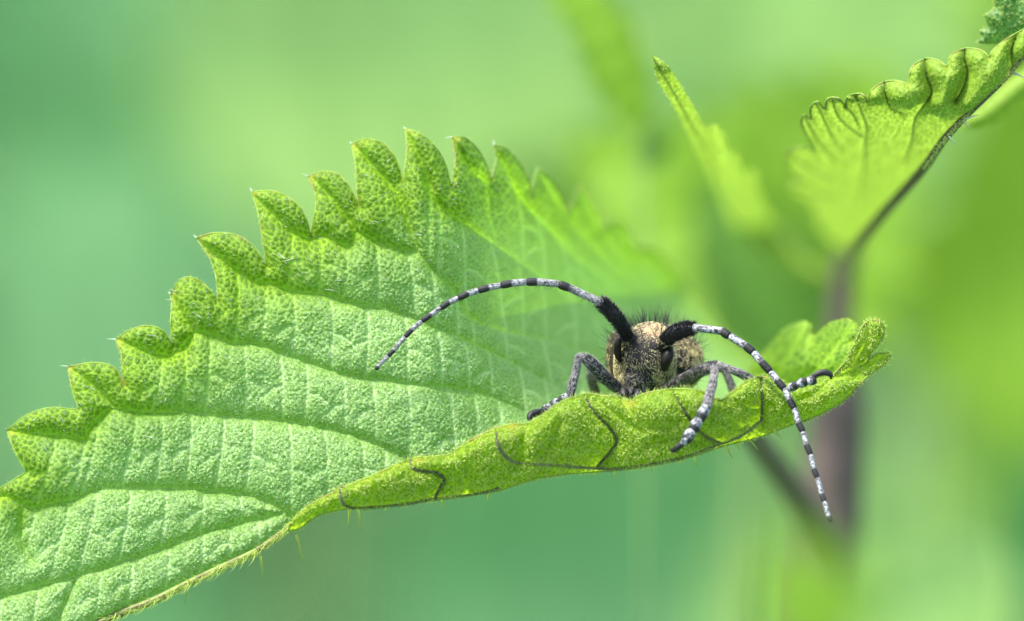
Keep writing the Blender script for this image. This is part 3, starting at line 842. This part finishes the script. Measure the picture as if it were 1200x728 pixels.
rel = BV - CAM
bd = rel @ FWD; bx = (rel @ RIGHT) / bd * D * 200 + 600; by_ = 364 - (rel @ UP) / bd * D * 200; bd = bd - D
def g2(cx, cy, sx, sy): return np.exp(-((bx - cx) / sx) ** 2 - ((by_ - cy) / sy) ** 2)
front = bd < 0.36
pink = np.clip(1.5 * g2(768, 387, 12, 8), 0, 1) * front
gold = np.where(front, np.clip(0.7 * g2(772, 442, 5, 14) + 0.6 * g2(727, 440, 4, 14) + 0.9 * g2(789, 420, 4, 26) , 0, 1),
                np.clip(0.12 + 0.9 * g2(802, 438, 26, 24) + .6 * g2(820, 430, 12, 30), 0, 1))
body = mesh_obj('body', BV, BF, M['body'], beetle, dict(pink=pink, gold=gold))
body['label'] = 'black head and thorax under gold down'

# down on the body: short flat strokes following the form
vis = np.where((BN @ FWD < 0.45) & (bd < 1.3) & (by_ < 476))[0]
def brush(n, weight, name, mat, len_r, rad, lift=0.18, flow=None, swirl=0.7, seg=2):
    w = weight[vis].astype(float); w /= w.sum()
    i = rng.choice(vis, n, p=w)
    nrm_ = BN[i]; jit = rng.normal(0, 0.006, (n, 3)); root = BV[i] + jit - nrm_ * (np.sum(jit * nrm_, 1))[:, None]
    Q = np.stack([bx[i], by_[i]], 1)
    ang = (vnoise(Q, 9, 3) - 0.5) * 2 * math.pi * swirl + rng.normal(0, 0.3, n)
    fx, fy = flow(bx[i], by_[i])
    cx_, cy_ = np.cos(ang) * fx - np.sin(ang) * fy, np.sin(ang) * fx + np.cos(ang) * fy
    dv = cx_[:, None] * RIGHT + (-cy_)[:, None] * UP
    dv -= nrm_ * np.sum(dv * nrm_, 1)[:, None]; dv /= np.linalg.norm(dv, axis=1)[:, None] + 1e-9
    dv += nrm_ * lift
    o = hairs(name, root - nrm_ * 0.001, dv, rng.uniform(*len_r, n), rad, mat, body, bend=-nrm_ * lift * 0.7, seg=seg)
    o['kind'] = 'stuff'; return o
isf = front.astype(float)
def flow_face(x, y): return (x - 757) / 30.0, np.full_like(x, 0.7)
def flow_side(x, y): return (768 - x) / 90.0, np.full_like(x, 1.0)
wf = isf * np.clip(0.55 + 1.1 * g2(772, 440, 6, 18) + 1.1 * g2(727, 440, 5, 16) + 1.2 * g2(768, 386, 16, 9) + 1.0 * g2(788, 420, 5, 30) - 0.75 * g2(741, 462, 20, 11) - 0.7 * g2(745, 400, 8, 14) - 0.4 * g2(762, 404, 5, 14), 0.04, 3)
brush(4600, wf, 'face_down', M['gold'], (0.016, 0.032), 0.0011, flow=flow_face, swirl=0.75)
wp = (1 - isf) * np.clip(0.25 + 1.8 * g2(800, 446, 26, 18) + 0.3 * g2(712, 420, 6, 45) + 0.7 * g2(820, 425, 10, 30), 0.1, 3) * (1 - 0.85 * g2(712, 415, 16, 70))
brush(3400, wp, 'thorax_down', M['gold'], (0.045, 0.085), 0.0012, flow=flow_side, swirl=0.18)
brush(900, isf * g2(738, 458, 24, 14) + 1e-6, 'mouth_down', M['silver'], (0.02, 0.045), 0.0018, flow=flow_face, swirl=0.3)
brush(1800, isf + (1 - isf) * 0.8, 'dark_down', M['black'], (0.02, 0.045), 0.0020, lift=0.35, flow=flow_face, swirl=0.8)
# long black hairs standing on the top of the head and the thorax
tv = np.where(((BN @ UP) > 0.1) & (by_ < 425) & (bd < 1.3))[0]
wt = np.clip(0.2 + 1.0 * (BN[tv] @ UP), 0, 1.2) ** 2; wt /= wt.sum()
i = rng.choice(tv, 330, p=wt)
hairs('upright_hair', BV[i], BN[i] * 0.8 + 0.5 * UP + rng.normal(0, 0.22, (330, 3)), rng.uniform(0.07, 0.15, 330), 0.0019, M['black'], body, bend=rng.normal(0, 0.1, (330, 3)), seg=4)['kind'] = 'stuff'
sv = np.where((np.abs(BN @ RIGHT) > 0.55) & (bd < 1.0) & (by_ < 455))[0]
i = rng.choice(sv, 150)
hairs('side_hair', BV[i], BN[i] + rng.normal(0, 0.3, (150, 3)), rng.uniform(0.05, 0.10, 150), 0.0017, M['black'], body, seg=4)['kind'] = 'stuff'

# eyes, mouthparts
def bow(name, pts, depths, radii, mat, parent, flat=None, n=14, k=6, attrs=None):
    c = catmull(np.column_stack([pts, depths, radii]), k)
    V, F, r = tube(W(c[:, 0], c[:, 1], c[:, 2]), c[:, 3], n)
    return mesh_obj(name, V, F, mat, parent, attrs(r, len(c)) if attrs else None)
bow('eye', [(727, 393), (724.5, 401), (723.5, 410), (724.5, 419), (726.5, 425)], [-0.02, -0.02, 0.0, 0.01, 0.03], [0.008, 0.020, 0.024, 0.018, 0.005], M['eye'], beetle)
bow('eye', [(786, 407), (784, 414), (781, 422), (779, 430), (777, 436)], [-0.02, -0.05, -0.05, -0.02, 0.03], [0.016, 0.030, 0.034, 0.026, 0.008], M['eye'], beetle)
bow('mandible', [(731, 459), (732, 464), (736, 469)], [-0.07, -0.10, -0.10], [0.030, 0.026, 0.008], M['shell'], beetle)
bow('mandible', [(749, 460), (747, 465), (742, 470)], [-0.07, -0.10, -0.10], [0.030, 0.026, 0.008], M['shell'], beetle)
bow('palp', [(754, 462), (757, 466), (755, 471)], [-0.06, -0.10, -0.12], [0.014, 0.012, 0.006], M['shell'], beetle)
bow('palp', [(726, 461), (723, 465), (725, 470)], [-0.06, -0.10, -0.12], [0.014, 0.012, 0.006], M['shell'], beetle)

# wing cases behind the thorax
for s in (-1, 1):
    P, F = ellipsoid(768 + s * 24, 424, 1.95, 27, 36, 1.05)
    mesh_obj('wing_case', P, F, M['body'], beetle, dict(pink=np.zeros(len(P)), gold=np.full(len(P), 0.4)))

# antennae: bushy black shaft, then banded joints
def antenna(scape, joints, d0, d1, r_start, r_end):
    sp = np.array(scape, float)
    c = catmull(sp, 8)
    V, F, _ = tube(W(c[:, 0], c[:, 1], c[:, 2]), c[:, 3], 16)
    ant = mesh_obj('antenna', V, F, M['shell'], beetle)
    nh = 1500
    t = rng.integers(0, len(c) - 1, nh); f_ = rng.random((nh, 1)); q_ = c[t] * (1 - f_) + c[t + 1] * f_
    ctr = W(q_[:, 0], q_[:, 1], q_[:, 2])
    ax = W(c[t + 1, 0], c[t + 1, 1], c[t + 1, 2]) - W(c[t, 0], c[t, 1], c[t, 2]); ax /= np.linalg.norm(ax, axis=1)[:, None]
    rd = rng.normal(0, 1, (nh, 3)); rd -= ax * np.sum(rd * ax, 1)[:, None]; rd /= np.linalg.norm(rd, axis=1)[:, None]
    hairs('bristle', ctr + rd * q_[:, 3:4] * 0.95, rd * 0.8 + ax * 0.75, rng.uniform(0.015, 0.036, nh), 0.0024, M['black'], ant, seg=2)['kind'] = 'stuff'
    n = len(joints); tot = 2 * n
    for k, (a, b, c_) in enumerate(joints):      # white from a to b, black from b to c_
        t0, t1 = k / n, (k + 1) / n
        ra = r_start + (r_end - r_start) * t0; rb = r_start + (r_end - r_start) * t1
        A, B, C_ = np.array(a, float), np.array(b, float), np.array(c_, float)
        pts = [A, A * .5 + B * .5, B, B * .5 + C_ * .5, C_]
        tt = [t0, t0 + (t1 - t0) * .35, t0 + (t1 - t0) * .7, t0 + (t1 - t0) * .85, t1]
        st = np.array([[p_[0], p_[1], d0 + (d1 - d0) * u] for p_, u in zip(pts, tt)])
        cc = catmull(st, 5); m = len(cc); u = np.linspace(0, 1, m)
        Lw = np.hypot(*(B - A)); Lb = np.hypot(*(C_ - B)); cut = 0.5
        R = (ra + (rb - ra) * u) * np.where(u < cut, 0.90 + 0.08 * u / cut, 1.0 + 0.16 * np.sin(math.pi * (u - cut) / (1 - cut) * 0.9))
        R[0] *= 0.8; R[-1] *= 0.8
        V, F, r = tube(W(cc[:, 0], cc[:, 1], cc[:, 2]), R, 14)
        ui = u[r]
        dark = np.clip((ui - cut + 0.02) / 0.05, 0, 1)
        if k == n - 1: dark = np.clip((ui - 0.62) / 0.1, 0, 1)
        sgm = mesh_obj('antenna_joint', V, F, M['band'], ant, dict(dark=dark))
        # silvery down lying along the white part
    # fine down over all joints, and a few fringe hairs below
    allp = []
    for k, (a, b, c_) in enumerate(joints):
        for _ in range(int(np.hypot(b[0] - a[0], b[1] - a[1]) * 7)):
            u = random.random(); t_ = (k + 0.7 * u) / n
            allp.append((a[0] * (1 - u) + b[0] * u, a[1] * (1 - u) + b[1] * u, d0 + (d1 - d0) * t_, (r_start + (r_end - r_start) * t_), b[0] - a[0], b[1] - a[1]))
    ap = np.array(allp); nn = len(ap)
    ctr = W(ap[:, 0], ap[:, 1], ap[:, 2]); ax = ap[:, 4:5] * RIGHT - ap[:, 5:6] * UP; ax /= np.linalg.norm(ax, axis=1)[:, None]
    rd = rng.normal(0, 1, (nn, 3)); rd -= ax * np.sum(rd * ax, 1)[:, None]; rd /= np.linalg.norm(rd, axis=1)[:, None]
    hairs('joint_down', ctr + rd * ap[:, 3:4] * 0.93, ax + rd * 0.12, rng.uniform(0.014, 0.028, nn), 0.0019, M['silver'], ant, seg=2)['kind'] = 'stuff'
    i = rng.integers(0, int(nn * 0.45), 26)
    hairs('fringe_hair', ctr[i], -UP + 0.5 * ax[i] + rng.normal(0, 0.2, (26, 3)), rng.uniform(0.04, 0.075, 26), 0.0014, M['black'], ant, seg=3)['kind'] = 'stuff'
    return ant

antenna([(777, 404, -0.02, 0.028), (783, 396, -0.07, 0.036), (793, 389, -0.12, 0.040), (804, 385.5, -0.16, 0.036), (813, 384.5, -0.19, 0.024)],
  [((812, 384), (845, 388), (855, 394)), ((855, 394), (873, 405), (883, 413)), ((883, 413), (892, 424), (903, 436)), ((903, 436), (911, 446), (919, 456)),
   ((919, 456), (925, 468), (931, 479)), ((931, 479), (935.5, 495), (941, 506)), ((941, 506), (945, 521), (950, 533)), ((950, 533), (953.5, 549), (958, 560)),
   ((958, 560), (963, 579), (966, 588)), ((966, 588), (970, 602), (974, 611))], -0.24, -0.85, 0.0235, 0.0125)
antenna([(737, 398, -0.03, 0.026), (731, 386, -0.08, 0.032), (722, 372, -0.12, 0.037), (712, 361, -0.14, 0.037), (704, 354, -0.16, 0.026)],
  [((705, 355), (668, 338), (655, 333)), ((655, 333), (630, 330.5), (617, 330.5)), ((617, 330.5), (600, 332), (587, 334.5)), ((587, 334.5), (573, 337), (560.5, 340.5)),
   ((560.5, 340.5), (549, 344), (537, 349.5)), ((537, 349.5), (527, 354), (516.5, 361)), ((516.5, 361), (505, 369), (494, 376.5)), ((494, 376.5), (483, 386), (474.5, 395)),
   ((474.5, 395), (462, 410), (455, 417)), ((455, 417), (444, 428), (440, 433))], -0.16, -0.28, 0.0235, 0.0105)

# legs: thigh is the part's own mesh, shin, foot joints and claw hang on it
def leg(thigh, shin, foot, claw, shin_mat='greyleg', thigh_mat='leg', sc=1.0):
    c = catmull(np.array(thigh, float), 8)
    V, F, _ = tube(W(c[:, 0], c[:, 1], c[:, 2]), c[:, 3] * sc, 16)
    lg = mesh_obj('leg', V, F, M[thigh_mat], beetle)
    c2 = catmull(np.array(shin, float), 8)
    V, F, _ = tube(W(c2[:, 0], c2[:, 1], c2[:, 2]), c2[:, 3] * sc, 14)
    mesh_obj('shin', V, F, M[shin_mat], lg)
    for a, b, r in foot:
        A, B = np.array(a, float), np.array(b, float); t = np.linspace(0, 1, 9)[:, None]
        P = A * (1 - t) + B * t
        R = r * (0.45 + 0.60 * np.sin(math.pi * np.clip(t[:, 0] * 0.8 + 0.12, 0, 1)) ** 0.8)
        V, F, rr_ = tube(W(P[:, 0], P[:, 1], P[:, 2]), R, 14)
        mesh_obj('foot_joint', V, F, M['band'], lg, dict(dark=np.clip((t[:, 0][rr_] - 0.48) / 0.12, 0, 1)))
    if claw:
        cc = catmull(np.array(claw, float), 6)
        V, F, rr_ = tube(W(cc[:, 0], cc[:, 1], cc[:, 2]), cc[:, 3], 12)
        mesh_obj('claw', V, F, M['shell'], lg)
    for cc, mat, dens in ((c, 'silver', 26), (c2, 'silver', 70)):
        nh = int(len(cc) * dens * 0.35)
        t = rng.integers(0, len(cc) - 1, nh); f_ = rng.random((nh, 1)); q_ = cc[t] * (1 - f_) + cc[t + 1] * f_
        ctr = W(q_[:, 0], q_[:, 1], q_[:, 2])
        ax = W(cc[t + 1, 0], cc[t + 1, 1], cc[t + 1, 2]) - W(cc[t, 0], cc[t, 1], cc[t, 2]); ax /= np.linalg.norm(ax, axis=1)[:, None]
        rd = rng.normal(0, 1, (nh, 3)); rd -= ax * np.sum(rd * ax, 1)[:, None]; rd /= np.linalg.norm(rd, axis=1)[:, None]
        hairs('leg_down', ctr + rd * q_[:, 3:4] * 0.96 * sc, ax + rd * 0.25, rng.uniform(0.016, 0.03, nh), 0.0019, M[mat], lg, seg=2)['kind'] = 'stuff'
    return lg

# front left
leg([(730, 459, 0.05, 0.030), (720, 452, 0.0, 0.036), (706, 440, -0.08, 0.040), (693, 426, -0.12, 0.038), (684, 418, -0.14, 0.026)],
    [(683, 417, -0.14, 0.024), (678, 421, -0.15, 0.022), (675, 434, -0.16, 0.022), (671, 450, -0.18, 0.025), (668, 464, -0.19, 0.024)],
    [((667, 464, -0.19), (654, 471, -0.20), 0.026), ((655, 470, -0.20), (644, 477, -0.21), 0.026), ((645, 476, -0.21), (635, 484, -0.24), 0.028)],
    [(637, 483, -0.24, 0.016), (630, 483.5, -0.26, 0.022), (623, 486, -0.28, 0.022), (620.5, 491, -0.30, 0.016), (622, 494, -0.31, 0.005)])
# front right, its foot hanging over the fold
leg([(776, 462, 0.05, 0.026), (790, 451, -0.1, 0.034), (806, 442, -0.3, 0.038), (822, 434, -0.5, 0.034), (835, 431, -0.62, 0.022)],
    [(837, 430, -0.62, 0.022), (837, 438, -0.66, 0.022), (834.5, 452, -0.72, 0.024), (830.5, 466, -0.78, 0.027), (828, 477, -0.82, 0.026)],
    [((828, 476, -0.82), (819, 494, -0.86), 0.032), ((819, 491, -0.86), (811, 507, -0.88), 0.033), ((812, 504, -0.88), (802, 519, -0.88), 0.033), ((806, 513, -0.90), (795, 525, -0.88), 0.019)],
    [(799, 520, -0.89, 0.016), (794, 524.5, -0.88, 0.019), (789, 528, -0.86, 0.014), (785.5, 526, -0.84, 0.004)])
# middle right: shin runs behind the fold, foot lies on the lobe
leg([(800, 452, 0.6, 0.030), (815, 440, 0.35, 0.034), (830, 430, 0.05, 0.032), (839, 427, -0.1, 0.022)],
    [(840, 427, -0.1, 0.020), (850, 431, -0.12, 0.021), (866, 437, -0.16, 0.023), (882, 446, -0.12, 0.025), (905, 459, -0.02, 0.024)],
    [((924, 456, -0.56), (936, 450, -0.60), 0.026), ((935, 451, -0.60), (947, 446, -0.62), 0.028), ((946, 447, -0.62), (957, 445, -0.62), 0.028)],
    [(950, 443, -0.62, 0.014), (958, 438.5, -0.62, 0.018), (966, 436.5, -0.62, 0.019), (973, 439, -0.62, 0.016), (974, 444, -0.61, 0.006)])
# hind right, only its shin shows
leg([(800, 446, 1.3, 0.032), (820, 436, 1.0, 0.034), (838, 431, 0.7, 0.030), (848, 432, 0.6, 0.022)],
    [(849, 433, 0.6, 0.020), (853, 442, 0.6, 0.021), (858, 455, 0.6, 0.023), (863, 470, 0.6, 0.022)],
    [((863, 470, 0.6), (868, 480, 0.6), 0.026), ((868, 479, 0.6), (874, 486, 0.6), 0.026)], None)
# middle and hind left, standing on the blade behind the thorax
leg([(728, 448, 0.8, 0.032), (712, 444, 0.8, 0.036), (700, 440, 0.8, 0.034), (692, 434, 0.8, 0.024)],
    [(692, 433, 0.8, 0.022), (693, 444, 0.85, 0.024), (697, 458, 0.9, 0.026), (700, 472, 0.95, 0.024)],
    [((700, 472, 0.95), (694, 480, 0.9), 0.026)], None, shin_mat='leg')
leg([(732, 444, 1.9, 0.032), (722, 436, 2.0, 0.034), (716, 430, 2.1, 0.024)],
    [(716, 430, 2.1, 0.022), (715, 444, 2.2, 0.024), (714, 460, 2.3, 0.022)], [((714, 460, 2.3), (710, 468, 2.3), 0.026)], None)

# ================================================================== surroundings
def far_leaf(parent, px, py, d, L, ang, mat, tilt=0.3, fold=0.25, wid=0.42):
    """a toothed nettle leaf: base at the given place, pointing along ang (degrees, 0 = right, 90 = up)"""
    n, m = 22, 4
    base = W(px, py, d)
    a = math.radians(ang)
    X = math.cos(a) * RIGHT + math.sin(a) * np.array([0, 0, 1.0]); Z = np.array([0, -1.0, 0]) * math.cos(tilt) + np.array([0, 0, 1.0]) * math.sin(tilt)
    Z = Z - X * (Z @ X); Z /= np.linalg.norm(Z); Yv = np.cross(Z, X)
    V, at = [], []
    for i in range(n + 1):
        t = i / n
        w = wid * L * (math.sin(math.pi * t ** 0.75) ** 0.8 if 0 < t < 1 else 0) * (1.0 + (0.16 if i % 2 else -0.04))
        for j in range(-m, m + 1):
            s = j / m
            V.append(base + X * (t * L + (0.05 * L if abs(j) == m and i % 2 else 0)) + Yv * (s * w) + Z * (fold * abs(s) * w - 0.25 * L * t * t + 0.03 * L * math.cos(i * 1.5) * abs(s)))
            at.append(1.0 if j == 0 or (i % 4 == 0) else 0.1)
    k = 2 * m + 1
    F = [[i * k + j, i * k + j + 1, (i + 1) * k + j + 1, (i + 1) * k + j] for i in range(n) for j in range(2 * m)]
    at = np.array(at); z = np.zeros(len(at))
    return mesh_obj('leaf', np.array(V), F, M[mat], parent, dict(edge=at * 0.6, pale=z, dark=z, tip=z))

def far_plant(label, px, d, leaves, top_py, mat='farstem', r=0.22, name='nettle_plant', cat='nettle'):
    T_ = W(px, top_py, d)
    root = empty(name, (T_[0], T_[1], 0.0)); tag(root, label, cat, 'nettles standing blurred behind')
    C = np.array([[T_[0] + 0.6 * math.sin(z_ / 14.0) * (z_ - T_[2]) / T_[2], T_[1], z_] for z_ in np.linspace(0, T_[2], 14)])
    V, F, _ = tube(C, np.linspace(r * 1.3, r * 0.7, 14), 10)
    mesh_obj('stem', V, F, M[mat], root)
    for (lx, ly, ld, L, ang, m_, *rest) in leaves:
        far_leaf(root, lx, ly, d + ld, L, ang, m_, *rest)
    return root

far_plant('pale lime nettle blurred behind the scalloped young leaf', 905, 45, [
  (900, 330, 0, 3.4, 88, 'palelime'), (925, 200, 2, 2.8, 72, 'palelime'), (880, 130, 2, 2.8, 100, 'palelime'), (925, 420, 4, 3.0, 150, 'deep'), (985, 90, 5, 2.4, 60, 'lime')], -40)
far_plant('lime nettle blurred behind the right of the stem', 1090, 50, [
  (1060, 420, 0, 3.6, 30, 'lime'), (1110, 400, 3, 3.4, 70, 'lime'), (1050, 340, 2, 3.0, 100, 'lime'), (1130, 460, 5, 3.4, -30, 'lime'), (1100, 650, 2, 2.4, 200, 'palelime'), (1150, 700, 4, 3.0, 20, 'teal'), (1180, 200, 3, 2.2, 60, 'teal'), (1060, 100, 4, 2.4, 20, 'teal')], 250, r=0.12)
far_plant('yellow green nettle blurred above the beetle', 860, 24, [
  (985, 350, 0, 2.2, 146, 'lime', 0.5, 0.25, 0.34), (960, 330, 1, 1.8, 135, 'palelime', 0.6, 0.25, 0.34), (930, 290, 1, 1.0, 110, 'lime'), (790, 420, 4, 2.6, 55, 'lime'), (950, 430, -3, 1.5, 118, 'deep', 0.3, 0.25, 0.3), (960, 300, -2, 1.2, 165, 'lime')], 330, mat='farstem', r=0.04)
far_plant('lime nettle blurred at the top beside the narrow leaf', 752, 13, [
  (752, 150, 0, 1.15, 112, 'lime', 0.2, 0.2, 0.16), (750, 60, 1, 0.75, 145, 'lime', 0.2, 0.2, 0.2), (760, 200, 1, 0.35, 80, 'deep', 0.2, 0.2, 0.3)], 30, r=0.02)
far_plant('light green nettle blurred along the top edge', 380, 90, [
  (180, 120, 0, 5.2, 12, 'palelime'), (300, 60, 5, 5.0, 0, 'palelime'), (480, 150, 5, 4.8, 20, 'palelime'), (250, 180, 10, 3.0, 190, 'teal')], 0)
far_plant('bluish green nettle blurred on the left', 60, 110, [
  (-80, 330, 0, 5.0, 10, 'teal'), (60, 200, 5, 4.0, 80, 'teal'), (160, 260, 5, 4.6, -10, 'teal'), (-60, 520, 5, 4.6, 20, 'teal')], 80)
far_plant('bluish green nettle blurred under the leaf', 620, 120, [
  (420, 720, 0, 5.5, 5, 'teal'), (640, 640, 4, 4.6, -10, 'teal'), (300, 740, 4, 5, 190, 'teal'), (900, 740, 4, 4.0, 40, 'palelime'), (560, 560, 10, 4, 10, 'teal')], 600, r=0.08)
fgp = far_plant('out of focus nettle top close to the lens at lower right', 1010, -24, [
  (1000, 760, 0, 0.75, 25, 'palelime'), (990, 770, -1, 0.6, 120, 'lime')], 760, r=0.08)
del fgp['group']

# ---- ground and grass
n = 60
gx = np.linspace(-1, 1, n); gx = np.sign(gx) * np.abs(gx) ** 2.2 * 6000
XX, YY = np.meshgrid(gx, gx + 200, indexing='xy')
ZZ = 1.5 * np.sin(XX / 70.0) * np.cos(YY / 90.0) * np.exp(-(np.hypot(XX, YY) / 1500) ** 2) - 1.6
idx = np.arange(n * n).reshape(n, n)
F = np.stack([idx[:-1, :-1], idx[:-1, 1:], idx[1:, 1:], idx[1:, :-1]], -1).reshape(-1, 4)
g = mesh_obj('ground', np.stack([XX.ravel(), YY.ravel(), ZZ.ravel()], 1), F, M['ground'])
tag(g, 'green meadow ground far below the leaf', None, None, 'structure')
nb = 26000
xy = np.stack([rng.uniform(-70, 70, nb), rng.uniform(60, 330, nb)], 1)
root = np.column_stack([xy, np.full(nb, -2.5)])
gr = hairs('grass', root, np.column_stack([rng.normal(0, 0.35, (nb, 2)), np.ones(nb)]), rng.uniform(5, 13, nb), rng.uniform(0.15, 0.3, nb), M['grass'], None, bend=np.column_stack([rng.normal(0, 0.35, (nb, 2)), -np.ones(nb) * 0.15]), seg=3)
tag(gr, 'blurred green meadow grass under and behind the nettle', 'grass', None, 'stuff')
